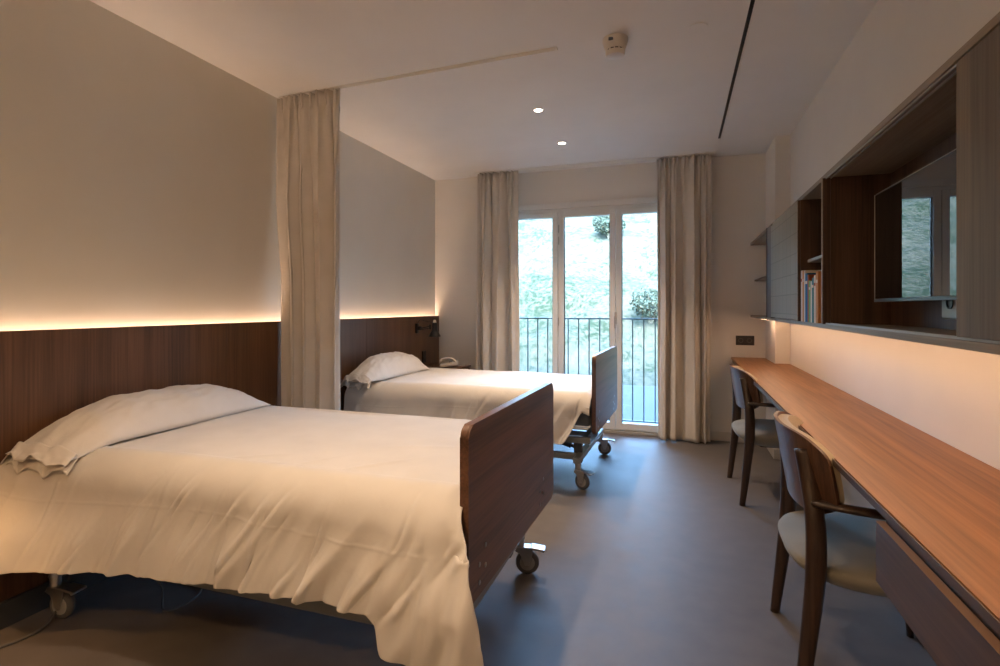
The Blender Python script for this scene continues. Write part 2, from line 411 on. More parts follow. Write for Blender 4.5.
def make_bed(label, group, x, y, rz, Lb=1.88, Wb=1.0, zf0=.364, zf1=.899, ztop=.66, ft=0):
    b = empty('hospital_bed', (x, y, 0), rz, label, 'bed', group)
    bm = bmesh.new(); rr_prism(bm, 0, Wb, zf0, zf1, .035, Lb - .028, Lb, .004)
    fb = link('footboard', bm, m_foot, b)
    k = 0
    for yy in (.115, .80):
        for dy, dz in ((-.032, .095), (.018, .135), (-.032, .04), (.018, .072)):
            q = bmesh.new(); lathe(q, [(.0075, 0), (.0075, .002), (.004, .0035)], 14, Matrix.Translation((Lb, yy + dy, zf0 + dz)) @ Matrix.Rotation(R(90), 4, 'Y'))
            link('screw', q, m_chrome, fb, True, ang=40)
    fb.matrix_local = Matrix.Translation((Lb, Wb / 2, 0)) @ Matrix.Rotation(ft, 4, 'Z') @ Matrix.Translation((-Lb, -Wb / 2, 0))
    zm = ztop - .055
    link('mattress', bx((.02, .03, zm - .155), (Lb - .04, Wb - .03, zm), .03, 4), m_mattress, b, True)
    bm = bmesh.new(); rr_prism(bm, .02, Wb - .02, .36, .71, .03, .0, .022, .004); link('headboard', bm, m_foot, b)
    z = zm - .275
    for yy in (.045, Wb - .085):
        link('side_rail', bx((.03, yy, z), (Lb - .05, yy + .04, z + .042), .005), m_greymetal, b)
    for xx in (.12, .66, 1.2, Lb - .12):
        link('crossbar', bx((xx, .08, z + .005), (xx + .04, Wb - .08, z + .035), .004), m_darkmetal, b)
    # lower chassis: two long beams, end beams, lifting gear
    for yy in (.13, Wb - .17):
        link('chassis_beam', bx((.10, yy, .168), (Lb - .15, yy + .04, .212), .005), m_greymetal, b)
    for xx in (.058, Lb - .162):
        link('end_beam', bx((xx, .015, .178), (xx + .05, Wb - .015, .215), .005), m_greymetal, b)
    for yy in (.17, Wb - .21):
        bm = bmesh.new(); box(bm, (Lb - .19, yy, .14), (Lb - .13, yy + .045, z), .006); link('bracket', bm, m_darkmetal, b)
    for yy in (.30, Wb - .32):
        bm = bmesh.new(); sweep(bm, [(.45, yy, .20), (1.0, yy, z + .02)], .018, 10, 1.2, .8); sweep(bm, [(1.42, yy, .20), (.9, yy, z + .02)], .018, 10, 1.2, .8)
        link('scissor_arm', bm, m_greymetal, b, True, ang=40)
    bm = bmesh.new(); sweep(bm, [(1.62, Wb * .40, .20), (1.25, Wb * .40, z - .01)], .022, 14); sweep(bm, [(1.62, Wb * .40, .20), (1.72, Wb * .40, .165)], .012, 10)
    link('actuator', bm, m_darkmetal, b, True, ang=40)
    link('motor_box', bx((.62, .33, .12), (.98, .58, .22), .015, 3), m_darkmetal, b)
    for cx, cy, a in ((.12, .03, R(8)), (.12, Wb - .03, R(-10)), (Lb - .10, .04, R(-20)), (Lb - .10, Wb - .04, R(12))):
        make_caster(b, cx, cy, a)
    return b

def make_duvet(name, label, bx_, by_, rz, Lb, Wb, zt, hemf, seed, corner=True, group=None, ov=.045):
    """bed cover: flat top, rolled edges, gathered folds down the hanging sides"""
    r = .12
    rc = random.Random(int(seed * 10)); CR = []
    for _ in range(64 if corner else 26):
        px_ = rc.uniform(.15, Lb) if _ % 3 else rc.uniform(Lb * .55, Lb); CR.append((px_, rc.uniform(.10, .42), R(rc.uniform(50, 84)) , rc.uniform(.007, .014), rc.uniform(.06, .14), rc.uniform(.0022, .0055) * (.5 + .9 * px_ / Lb) * rc.choice((1, 1, -1))))
    def prof(s, hem):
        # s 0..1 : near hem -> near side -> roll -> top -> roll -> far side -> hem
        zr = zt - r
        a, b_, c, d, e = .34, .42, .80, .86, 1.0
        if s < a: t = s / a; return (-ov, lerp(hem, zr, t), -1, 0, 1 - t)
        if s < b_: t = (s - a) / (b_ - a) * PI / 2; return (-ov + r - r * math.cos(t), zr + r * math.sin(t), -math.cos(t), math.sin(t), 0)
        if s < c: t = (s - b_) / (c - b_); return (lerp(-ov + r, Wb + ov - r, t), zt, 0, 1, 0)
        if s < d: t = (s - c) / (d - c) * PI / 2; return (Wb + ov - r + r * math.sin(t), zr + r * math.cos(t), math.sin(t), math.cos(t), 0)
        t = (s - d) / (e - d); return (Wb + ov, lerp(zr, .42, t), 1, 0, t)
    def f(s, u):
        x = -.02 + u * (Lb - .015)
        hem = hemf(u) + .008 * noise.noise(Vector((u * 22, seed, 0)))
        y, z, ny, nz, hang = prof(s, hem)
        drop = zt - z
        side = 1 if y < Wb / 2 else -1
        near = y < Wb * .5
        if near: y -= (.07 if corner else .12) * sstep(.40, 0, u) * sstep(.3, -.05, y)
        # hanging folds: slanted gathers that deepen to the hem
        if drop > 0.0:
            k = sstep(.0, .30, drop)
            q = x + drop * (.30 if x < Lb * .55 else .55) 
            g = noise.noise(Vector((q * 4.6, drop * 1.1, seed))) * 1.0 + noise.noise(Vector((q * 10.5, drop * 2.0, seed + 4))) * .55
            fine = noise.noise(Vector((q * 19, drop * 3.2, seed + 6)))
            ridge = (1 - abs(noise.noise(Vector((q * 7.5 + .6 * drop, drop * 1.3, seed + 9)))) * 2.4)
            amt = k * (.019 * g + .013 * max(ridge, -.3) + .007 * fine * sstep(.3, .6, u)) * (1 + .9 * sstep(.45, .85, u))
            y += ny * (amt + (.045 + (.07 * sstep(.35, 0, u) if corner else 0)) * k * sstep(.05, .45, drop))
            if near:
                for (cx_, cz_, an_, wd_, ln_, am_) in CR:
                    ex = x - cx_; ez = drop - cz_
                    if abs(ex) > .2 or abs(ez) > .3: continue
                    al_ = -ex * math.cos(an_) + ez * math.sin(an_); dd_ = ex * math.sin(an_) + ez * math.cos(an_)
                    if abs(dd_) < 3.5 * wd_ and abs(al_) < 2.4 * ln_:
                        tt = dd_ / wd_
                        y += ny * am_ * (1.9 * tt * math.exp(-tt * tt * .9) + math.exp(-tt * tt * 2)) * math.exp(-(al_ / ln_) ** 2)
            # packing crease running along the side
            cr = sstep(1, .9, u) * math.exp(-((drop - .155 - .012 * math.sin(x * 5)) / .0045) ** 2)
            y += ny * .0008 * cr
        else:
            z += .010 * noise.noise(Vector((x * 2.2, y * 2.6, seed))) + .004 * noise.noise(Vector((x * 7, y * 5, seed + 2)))
            for (px, py, an, wd) in ((.95, .12, .5, .012), (1.2, .1, .9, .014), (1.45, .14, .7, .012), (1.55, .4, .25, .02)):
                dd = (x - px) * math.sin(an) - (y - py) * math.cos(an); al = (x - px) * math.cos(an) + (y - py) * math.sin(an)
                z += .0045 * math.exp(-(dd / wd) ** 2) * math.exp(-(al / .16) ** 2)
            z -= .012 * sstep(.35, 0, y + ov) 
        if near and corner and drop > .02:
            w_ = sstep(.80, 1.0, u) * sstep(.0, .30, drop)
            x += sstep(.82, 1.0, u) * (.05 * sstep(.02, .14, drop) + .06 * sstep(.1, .42, drop))
            y += -w_ * .045 + w_ * .018 * math.sin(x * 55)
        if not near: y -= .02 * hang
        if drop <= .15: z -= .02 * sstep(.97, 1.0, u)
        return Vector((x, y, z))
    bm = bmesh.new()
    V = grid(bm, 300, 380, f)
    o = link(name, bm, m_duvet, smooth=True)
    o.location = (bx_, by_, 0); o.rotation_euler = (0, 0, rz)
    sol = o.modifiers.new('thickness', 'SOLIDIFY'); sol.thickness = .006; sol.offset = -1
    return tag(o, label, 'bed cover', group)

def make_pillow(label, bx_, by_, rz, Wb, zt, seed, Lp=.98, Dp=.42, Hp=.15, x0=.03, y0=-.06, droop=.10, group=None, tilt=.10):
    """wide pillow lying against the headboard, its near pillowcase end open and sagging over the edge"""
    t = empty('pillow', (bx_, by_, 0), rz, label, 'pillow', group)
    def P(a, b_, top):
        # a across depth (-1 headboard .. 1 front), b along width (-1 near .. 1 far)
        ea = 1 - abs(a) ** 2.6; eb = 1 - abs(b_) ** (2.6 if b_ < 0 else 3.2)
        th = Hp * (max(ea, 0) ** .62) * (max(eb, 0) ** .75)
        x = x0 + Dp * (a * (1 - .06 * b_ * b_) + 1) / 2
        y = y0 + Lp * (b_ * (1 - .03 * a * a) + 1) / 2
        base = zt + .012 + tilt * (1 - (a + 1) / 2) * eb ** .4 * sstep(-1.0, -.3, b_) * sstep(1.0, .75, b_)
        sag = droop * sstep(-.62, -1.02, b_)
        wr = .010 * noise.noise(Vector((a * 2.2 + b_, b_ * 5, seed))) + .006 * noise.noise(Vector((a * 6 + 3 * b_, b_ * 9, seed + 3)))
        wr += .012 * math.sin(a * 9 + b_ * 4) * sstep(-.5, -.95, b_) * (ea > .02)
        z = base - sag + (th * .93 + wr * (ea * eb) ** .3 if top else th * -.02)
        return Vector((x, y, z))
    bm = bmesh.new(); n, m = 70, 130
    Vt = grid(bm, n, m, lambda u, v: P(u * 2 - 1, v * 2 - 1, True)); Vb = grid(bm, n, m, lambda u, v: P(u * 2 - 1, v * 2 - 1, False) - Vector((0, 0, .001)))
    for f in list(bm.faces): pass
    bmesh.ops.remove_doubles(bm, verts=bm.verts, dist=.0018); bmesh.ops.recalc_face_normals(bm, faces=bm.faces)
    link('case', bm, m_pillow, t, True)
    # open hem of the pillowcase at the near end
    def hemf(top):
        def g(u, v):
            a = u * 2 - 1
            p = P(a, -.93, top); q = v * .055
            w_ = .016 * math.sin(a * 8 + (0 if top else 1.4)) * v + .010 * noise.noise(Vector((a * 6, v * 3, seed + (7 if top else 1)))) * v
            return Vector((p.x + .01 * v * math.sin(a * 7), p.y - q * (.9 if top else .75), p.z + (.012 if top else -.004) * (1 - v) + w_ - q * .75 + (.008 if top else -.012) * v))
        return g
    bm = bmesh.new(); grid(bm, 50, 12, hemf(True)); grid(bm, 50, 12, hemf(False))
    o = link('case_hem', bm, m_pillow, t, True)
    s_ = o.modifiers.new('thickness', 'SOLIDIFY'); s_.thickness = .002
    return t

# near bed
B1 = dict(x=-2.465, y=1.43, rz=R(.3))
make_bed('near adjustable bed with walnut footboard and chrome casters, beside the desk aisle', 'adjustable beds', B1['x'], B1['y'], B1['rz'], ft=R(-1.8), Lb=1.90)
make_duvet('duvet', 'large rumpled cream cotton cover spread over the near bed', B1['x'], B1['y'], B1['rz'], 1.90, 1.0, .70,
           lambda u: .295 + .06 * sstep(0, .8, u) - .085 * sstep(.86, .885, u) - .13 * sstep(.885, 1, u), 1.3, group='bed covers')
make_pillow('long cream pillow with open case end on the near bed', B1['x'], B1['y'], B1['rz'], 1.0, .70, 2.0, Lp=1.07, Dp=.37, Hp=.12, x0=-.02, y0=-.11, droop=.03, tilt=.055, group='pillows')
# far bed
B2 = dict(x=-2.402, y=3.648, rz=R(-2.0))
make_bed('far adjustable bed near the window, its footboard half hidden by the near one', 'adjustable beds', B2['x'], B2['y'], B2['rz'], zf0=.388, zf1=.923, ztop=.64)
make_duvet('duvet', 'pale smooth cotton cover on the far bed by the window', B2['x'], B2['y'], B2['rz'], 1.88, 1.0, .665,
           lambda u: .30 + .03 * u + .27 * sstep(.90, 1, u), 5.1, corner=False, group='bed covers')
make_pillow('plump white pillow on the far bed below the reading lamp', B2['x'], B2['y'], B2['rz'], 1.0, .665, 8.0, Lp=1.0, Dp=.26, Hp=.15, x0=-.05, y0=-.19, droop=-.01, tilt=.07, group='pillows')
# cable by the near bed
bm = bmesh.new()
sweep(bm, smooth_path([(-2.46, .98, .006), (-2.36, 1.22, .006), (-2.33, 1.38, .01), (-2.40, 1.50, .07), (-2.44, 1.56, .16)], 10), .005, 8)
tag(link('power_cable', bm, m_rubber, smooth=True), 'thin grey cable curling on the floor at the head of the near bed', 'cable')
bm = bmesh.new()
sweep(bm, smooth_path([(-2.25, 1.62, .19), (-2.12, 1.70, .06), (-1.99, 1.62, .006), (-1.98, 1.78, .006), (-2.15, 1.9, .05), (-2.3, 1.95, .18)], 10), .004, 8)
tag(link('power_cable', bm, m_rubber, smooth=True), 'cable looping under the near bed beside the head caster', 'cable')

# ------------------------------------------------------------------ curtains
def make_curtain(label, x0, x1, yc, z0, z1, folds, amp, seed, group, flare=0, xtop=0, parentname='curtain'):
    t = empty(parentname, (0, 0, 0), 0, label, 'curtain', group)
    n = folds * 22; rv = random.Random(seed)
    ph = [rv.uniform(-.6, .6) for _ in range(folds + 2)]; am = [rv.uniform(.65, 1.25) for _ in range(folds + 2)]
    def g(u, v):
        z = lerp(z0, z1, v); q = (u + .045 * math.sin(2 * PI * u * 1.5 + seed) - .045 * math.sin(seed)) * folds; q = min(max(q, 0), folds - 1e-4); i = int(min(q, folds - 1e-6)); fr = q - i
        a = amp * lerp(am[i], am[i + 1], fr); p = lerp(ph[i], ph[i + 1], fr)
        low = 1 - v
        w9 = 2 * PI * q + p * low * 2.8; y = math.sin(w9) * a * lerp(1.05, .62, sstep(.90, 1.0, v))
        kt = sstep(.72, 1.0, v); y = y * (1 - .8 * kt) + kt * .55 * amp * math.sin(2 * PI * q * 2.5 + p)
        y += .35 * a * noise.noise(Vector((u * folds * .9, v * 1.4, seed * 3.1)))
        pinch = sstep(.955, .985, v) 
        y *= 1 - .35 * pinch * sstep(1.0, .97, v)
        ctr = (x0 + x1) / 2
        x = lerp(x0, x1, u) + .012 * math.sin(4 * PI * q + p) * (1 - pinch) + (lerp(x0, x1, u) - ctr) * flare * low
        x += .010 * noise.noise(Vector((u * 7, v * 3, seed))) * low - xtop * (1 - u) * sstep(.5, .75, v)
        return Vector((x, yc + y, z + (.0 if v > 0 else .006 * math.sin(q * 5))))
    bm = bmesh.new(); grid(bm, n, 70, g)
    o = link('cloth_panel', bm, m_curtain, t, True)
    s_ = o.modifiers.new('thickness', 'SOLIDIFY'); s_.thickness = .003
    # pinched pleats
    for k in range(folds * 2):
        u = (k + .5) / (folds * 2); p = g(u, .985)
        bm = bmesh.new(); sweep(bm, [(p.x, p.y - .006, z1 - .10), (p.x, p.y - .016, z1 - .05), (p.x, p.y - .014, z1 - .004)], [.002, .006, .009], 8, 1, 1.3)
        link('pleat', bm, m_curtain, t, True)
    return t
make_curtain('tan divider curtain gathered at the left wall between the two beds', -2.488, -2.035, 2.880, .03, H - .014, 4, .040, 3, None, 0, .045)
make_curtain('grey beige full-length curtain at the left side of the window', -1.985, -1.545, 5.185, .015, H - .012, 3, .060, 11, 'window curtains', .10)
make_curtain('grey beige full-length curtain at the right of the window, by the desk', -.19, .285, 5.185, .012, H - .012, 4, .058, 23, 'window curtains', -.02)

# ------------------------------------------------------------------ ceiling fittings
tr = empty('curtain_track', (-2.53, 2.900, H), R(-2.4), 'white ceiling curtain track running out from the divider curtain', 'curtain track')
bm = bmesh.new()
box(bm, (0, -.012, -.010), (1.90, -.006, 0), .001); box(bm, (0, .006, -.010), (1.90, .012, 0), .001); box(bm, (0, -.006, -.003), (1.90, .006, 0))
link('channel', bm, m_track, tr); link('end_cap', bx((1.90, -.013, -.011), (1.912, .013, 0), .003), m_track, tr)
tag(link('ceiling_slot', bx((.316, .4, H - .003), (.334, 4.76, H - .0002), 0), m_black), 'narrow black slot line set in the ceiling above the desk aisle', 'ceiling slot')
sm = empty('smoke_detector', (-.312, 2.83, H), 0, 'round white smoke detector on the ceiling', 'smoke detector')
bm = bmesh.new(); lathe(bm, [(.066, 0), (.066, -.012), (.056, -.045), (.048, -.058)], 40); link('base', bm, m_plastic, sm, True, ang=35)
bm = bmesh.new(); lathe(bm, [(.044, -.056), (.044, -.068)], 40); link('vent_ring', bm, m_black, sm, True, ang=35)
bm = bmesh.new(); lathe(bm, [(.050, -.066), (.051, -.074), (.046, -.090), (.020, -.096), (.002, -.097)], 40)
link('cap', bm, m_plastic, sm, True, ang=35)
bm = bmesh.new()
for k in range(12):
    a = 2 * PI * k / 12; box(bm, (.044, -.003, -.069), (.050, .003, -.055), 0, rot=Matrix.Rotation(a, 3, 'Z'), piv=(0, 0, 0))
link('vent_rib', bm, m_plastic, sm)
link('indicator', bx((-.028, -.064, -.030), (-.004, -.056, -.014), .002), m_darkmetal, sm)
tag(link('ceiling_cover', (lambda q: (lathe(q, [(.045, -.004), (.047, -.002), (.047, 0)], 32), q)[1])(bmesh.new()), m_ceil, loc=(.095, 2.84, H)), 'small flat round cover plate on the ceiling near the black slot', 'cover plate')
for i, (x, y) in enumerate(((-.945, 3.67), (-.942, 4.473))):
    d = empty('downlight', (x, y, H), 0, ('lit round ceiling downlight nearer the smoke detector', 'lit round ceiling downlight nearer the window')[i], 'ceiling light', 'ceiling downlights')
    bm = bmesh.new(); lathe(bm, [(.030, -.001), (.030, -.004), (.040, -.004), (.043, -.001), (.043, 0)], 32, cap=False); link('trim_ring', bm, m_plastic, d, True, ang=35)
    bm = bmesh.new(); lathe(bm, [(.029, -.0015), (.001, -.0025)], 32); link('lens', bm, m_bulb, d)

# ------------------------------------------------------------------ wall lamp (far bed in view, near bed outside the frame but lit)
def make_lamp(loc, label, lit=False):
    t = empty('wall_lamp', loc, 0, label, 'wall lamp', 'reading lamps on the headboard')
    bm = bmesh.new(); box(bm, (0, -.028, -.05), (.02, .028, .05), .006); lathe(bm, [(.022, 0), (.022, .03), (.012, .04)], 20, Matrix.Translation((.02, 0, 0)) @ Matrix.Rotation(R(90), 4, 'Y'))
    link('wall_mount', bm, m_black, t, True, ang=40)
    bm = bmesh.new(); sweep(bm, [(.05, 0, 0), (.12, .05, .02)], .006); sweep(bm, [(.055, 0, -.012), (.12, .05, .0)], .004)
    lathe(bm, [(.012, -.02), (.012, .03)], 14, Matrix.Translation((.125, .055, .01))); link('arm', bm, m_black, t, True, ang=40)
    T = Matrix.Translation((.155, .10, .0))
    bm = bmesh.new(); lathe(bm, [(.062, -.085), (.060, -.078), (.045, -.050), (.030, -.028), (.027, -.020), (.027, .045), (.020, .056), (.018, .055), (.025, .043), (.025, -.018), (.043, -.050), (.058, -.080), (.0605, -.085)], 32, T, cap=False)
    sh = link('shade', bm, m_black, t, True, ang=40)
    bm = bmesh.new(); lathe(bm, [(.019, .055), (.016, .075), (.010, .085)], 20, T); link('shade_cap', bm, m_plastic, sh, True, ang=40)
    bm = bmesh.new(); sweep(bm, smooth_path([(.02, -.01, .04), (.04, .0, .085), (.10, .03, .07), (.13, .08, .06), (.155, .10, .055)]), .003, 8); link('cable', bm, m_black, t, True)
    if lit:
        bm = bmesh.new(); lathe(bm, [(.001, -.055), (.016, -.045), (.018, -.03), (.010, -.01)], 16, T); link('bulb', bm, m_lampbulb, t, True)
    return t
make_lamp((-2.502, 4.80, 1.035), 'small black reading lamp with bell shade above the far bed')
lp = make_lamp((-2.502, .72, 1.035), 'black reading lamp beside the near bed, out of the picture to the left', True)
light('reading_lamp_bulb', 'SPOT', (-2.345, .82, .985), 8, (1.0, .52, .20), (0, R(18), R(40)), spot_size=R(135), spot_blend=.6, shadow_soft_size=.02)

# bedside cabinet with the telephone, socket on the panel
ns = empty('nightstand', (-2.28, 4.98, 0), 0, 'low walnut bedside cabinet in the corner behind the far bed', 'nightstand')
bm = bmesh.new(); box(bm, (-.21, -.22, .06), (.19, .22, .62), .003); link('body', bm, m_foot, ns)
link('top', bx((-.22, -.23, .62), (.21, .23, .64), .004), m_foot, ns)
for z in (.08, .355):
    dr = link('drawer', bx((.19, -.215, z), (.205, .215, z + .255), .003), m_foot, ns); link('handle', bx((.205, -.06, z + .21), (.217, .06, z + .222), .003), m_chrome, dr)
ph_ = empty('telephone', (-2.20, 4.93, .64), R(20), 'beige corded desk telephone on the bedside cabinet in the corner', 'telephone')
bm = bmesh.new(); box(bm, (-.09, -.08, 0), (.09, .08, .035), .010, 3, rot=Matrix.Rotation(R(-8), 3, 'Y')); bmesh.ops.translate(bm, vec=(0, 0, .014), verts=bm.verts)
link('base', bm, m_phone, ph_, True, ang=40)
bm = bmesh.new()
for i in range(4):
    for j in range(3): box(bm, (.0 + i * .018, -.01 + j * .022, .045), (.012 + i * .018, .005 + j * .022, .056), .002)
link('keypad', bm, m_darkmetal, ph_)
bm = bmesh.new(); sweep(bm, smooth_path([(-.09, -.055, .060), (-.05, -.055, .092), (.03, -.055, .094), (.075, -.055, .050)], 6), [.020] * 3 + [.014] * 12 + [.019] * 4, 12, 1.2, .7)
link('handset', bm, m_phone, ph_, True)
bm = bmesh.new(); pts = []
for k in range(120):
    a = k * .9; c = Vector((.09 + .06 * math.sin(k / 119 * PI), -.05 + .10 * k / 119, .022)); pts.append(c + Vector((math.cos(a) * .006, 0, math.sin(a) * .006)))
sweep(bm, pts, .0022, 6); link('coiled_cord', bm, m_phone, ph_, True)
sk = empty('wall_socket', (-2.502, 4.96, .735), 0, 'black socket plate on the walnut panel beside the far pillow', 'socket')
link('plate', bx((0, -.04, -.06), (.012, .04, .06), .004), m_black, sk); bm = bmesh.new(); lathe(bm, [(.018, .0), (.018, .003)], 20, Matrix.Translation((.012, 0, .0)) @ Matrix.Rotation(R(90), 4, 'Y')); link('outlet', bm, m_darkmetal, sk)

# double socket on the back wall above the desk
sk = empty('double_socket', (.585, D, .942), 0, 'black double socket plate on the back wall above the desk', 'socket')
link('plate', bx((-.078, -.010, -.044), (.078, 0, .044), .004), m_black, sk)
for s in (-1, 1):
    bm = bmesh.new(); lathe(bm, [(.021, 0), (.021, .002), (.018, .002), (.017, -.001), (.002, -.001)], 24, Matrix.Translation((s * .036, -.0105, 0)) @ Matrix.Rotation(R(90), 4, 'X'), cap=False); link('outlet', bm, m_darkmetal, sk)

# ------------------------------------------------------------------ worktop desk and drawer unit
dk = empty('wall_desk', (0, 0, 0), 0, 'long walnut worktop fixed along the right wall under the cabinet', 'desk')
DZ = .785; DX = .452
bm = bmesh.new(); 
pl = [(DX, .25), (XR, .25), (XR, 4.848), (.755, 4.848), (.755, D - .001), (DX + .015, D - .001)]
va = [bm.verts.new((x, y, DZ - .020)) for x, y in pl]; vb = [bm.verts.new((x, y, DZ)) for x, y in pl]
bm.faces.new(va[::-1]); bm.faces.new(vb)
for i in range(6): bm.faces.new((va[i], va[(i + 1) % 6], vb[(i + 1) % 6], vb[i]))
bmesh.ops.recalc_face_normals(bm, faces=bm.faces)
link('worktop', bm, m_walnut_y, dk)
link('front_edging', bx((DX - .003, .25, DZ - .020), (DX, D - .3, DZ - .001), .0008), m_drawer, dk)
link('wall_rail', bx((XR - .03, .3, DZ - .08), (XR, 4.83, DZ - .020), .002), m_darkmetal, dk)
for y in (1.62, 3.05, 4.55):
    link('bracket', bx((.58, y, DZ - .075), (XR - .03, y + .012, DZ - .020), .001), m_darkmetal, dk)
du = empty('drawer_unit', (DX, 0, 0), 0, 'walnut drawer unit hung under the desk at the right edge', 'drawer unit')
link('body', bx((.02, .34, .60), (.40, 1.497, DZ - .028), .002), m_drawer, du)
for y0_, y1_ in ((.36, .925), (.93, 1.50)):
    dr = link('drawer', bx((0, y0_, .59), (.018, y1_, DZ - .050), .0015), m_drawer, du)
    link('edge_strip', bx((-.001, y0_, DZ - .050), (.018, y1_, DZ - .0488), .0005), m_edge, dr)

# ------------------------------------------------------------------ wall cabinet above the desk
CX, CB, CT = .60, 1.155, 1.835
cb = empty('wall_cabinet', (0, 0, 0), 0, 'long walnut wall cabinet with open niches and sliding doors above the desk', 'wall cabinet')
CY0 = .15
def board(name, a, b, mat, bev=.0015, parent=cb): return link(name, bx(a, b, bev), mat, parent)
# bottom and top boards run to the back wall as open corner shelves, notched round the column
def notched(name, z0, z1, xf, mat):
    bm = bmesh.new(); pl = [(xf, CY0), (XR - .002, CY0), (XR - .002, 4.848), (.755, 4.848), (.755, D - .001), (xf + .035, D - .001)]
    va = [bm.verts.new((x, y, z0)) for x, y in pl]; vb = [bm.verts.new((x, y, z1)) for x, y in pl]
    bm.faces.new(va[::-1]); bm.faces.new(vb)
    for i in range(6): bm.faces.new((va[i], va[(i + 1) % 6], vb[(i + 1) % 6], vb[i]))
    bmesh.ops.recalc_face_normals(bm, faces=bm.faces); return link(name, bm, mat, cb)
notched('bottom_board', CB, CB + .020, CX - .004, m_cabtop)
notched('top_board', CT - .020, CT, CX - .004, m_cabtop)
board('back_panel', (XR - .016, CY0, CB + .02), (XR - .002, 4.215, CT - .02), m_cab)
board('end_panel', (CX, 4.20, CB + .02), (XR - .016, 4.222, CT - .02), m_cab)
for ya, yb in ((3.165, 3.183), (2.656, 2.670)):
    dv = board('divider', (CX + .003, ya, CB + .02), (XR - .016, yb, CT - .02), m_cab)
    board('edging', (CX, ya, CB + .02), (CX + .003, yb, CT - .02), m_cabtop, .0005, dv)
board('lining_panel', (CX + .03, 2.646, CB + .02), (XR - .016, 2.656, CT - .02), m_cab)
board('lining_panel', (CX + .012, 3.153, CB + .02), (XR - .016, 3.165, CT - .02), m_cab)
board('divider', (CX + .04, 1.02, CB + .02), (XR - .016, 1.036, CT - .02), m_cab)
board('end_panel', (CX, CY0, CB + .02), (XR - .016, CY0 + .018, CT - .02), m_cab)
board('shelf', (.645, 2.668, 1.482), (XR - .016, 3.153, 1.498), m_cabtop)
board('corner_shelf', (.665, 4.222, 1.485), (.755, D - .001, 1.500), m_cabtop)
# sliding door tracks, upper and lower
for z in (CB + .020, CT - .026):
    bm = bmesh.new()
    for x in (CX + .012, CX + .030): box(bm, (x, CY0 + .02, z), (x + .003, 2.65, z + .006), 0)
    link('door_track', bm, m_alu, cb)
board('sliding_door', (CX + .002, .62, CB + .027), (CX + .020, 1.479, CT - .027), m_slide)
m_grid = M('pale_door_grid', (.33, .34, .31), .85, 0, .2)  # even pale door tone with faint grid lines
bt = N(m_grid, 'ShaderNodeTexBrick', Scale=1.0); bt.offset = 0; bt.inputs['Mortar Size'].default_value = .003
bt.inputs['Brick Width'].default_value = .12; bt.inputs['Row Height'].default_value = .11
bt.inputs['Color1'].default_value = (.33, .31, .25, 1); bt.inputs['Color2'].default_value = (.315, .295, .24, 1); bt.inputs['Mortar'].default_value = (.26, .245, .20, 1)
tcn = N(m_grid, 'ShaderNodeTexCoord'); sx = N(m_grid, 'ShaderNodeSeparateXYZ'); cx_ = N(m_grid, 'ShaderNodeCombineXYZ')
L(m_grid, tcn.outputs['Object'], sx.inputs[0]); L(m_grid, sx.outputs['Y'], cx_.inputs['X']); L(m_grid, sx.outputs['Z'], cx_.inputs['Y']); L(m_grid, cx_.outputs[0], bt.inputs['Vector'])
L(m_grid, bt.outputs['Color'], m_grid.node_tree.nodes['Principled BSDF'].inputs['Base Color'])
tag(board('sliding_door', (CX + .003, 3.19, CB + .026), (CX + .018, 4.03, CT - .03), m_grid), 'pale grey sliding door panel')
board('door_stile', (CX + .004, 4.03, CB + .02), (CX + .03, 4.20, CT - .02), m_cab)
tag(link('led_strip', bx((.675, .25, CB - .008), (.690, 5.02, CB - .001), 0), m_ledshelf), 'warm light strip under the wall cabinet lighting the desk', 'light strip')

# socket box inside the television niche
sb = empty('niche_socket', (XR - .016, 2.045, 1.245), 0, 'grey round-holed socket box below the television inside the cabinet niche', 'socket')
link('plate', bx((-.03, -.075, -.035), (0, .075, .055), .008, 3), m_alu, sb)
bm = bmesh.new(); lathe(bm, [(.022, 0), (.022, .004), (.018, .004), (.017, .0), (.001, .0)], 24, Matrix.Translation((-.0305, .01, .02)) @ Matrix.Rotation(R(-90), 4, 'Y'), cap=False); link('outlet', bm, m_black, sb)

# television
tv = empty('television', (.748, 2.13, 1.486), 0, 'flat black television in the cabinet niche, window mirrored in its screen', 'television')
link('housing', bx((.002, -.365, -.215), (.045, .365, .215), .006, 3), m_tvshell, tv)
link('screen', bx((-.0005, -.357, -.203), (.004, .357, .207), .0005), m_tvblack, tv)
bm = bmesh.new(); box(bm, (-.002, -.365, -.216), (.004, .365, -.205), .001); link('lower_bezel', bm, m_tvshell, tv)
link('top_rim_glint', bx((.004, -.365, .208), (.03, .365, .2165), .001), m_alu, tv)  # pale strip standing in for ceiling light reflected on the rim
link('side_trim', bx((-.001, .3625, -.213), (.03, .3665, .213), .001), m_alu, tv)
bm = bmesh.new(); box(bm, (.045, -.06, -.06), (.104, .06, .06), .004); link('wall_mount', bm, m_darkmetal, tv)

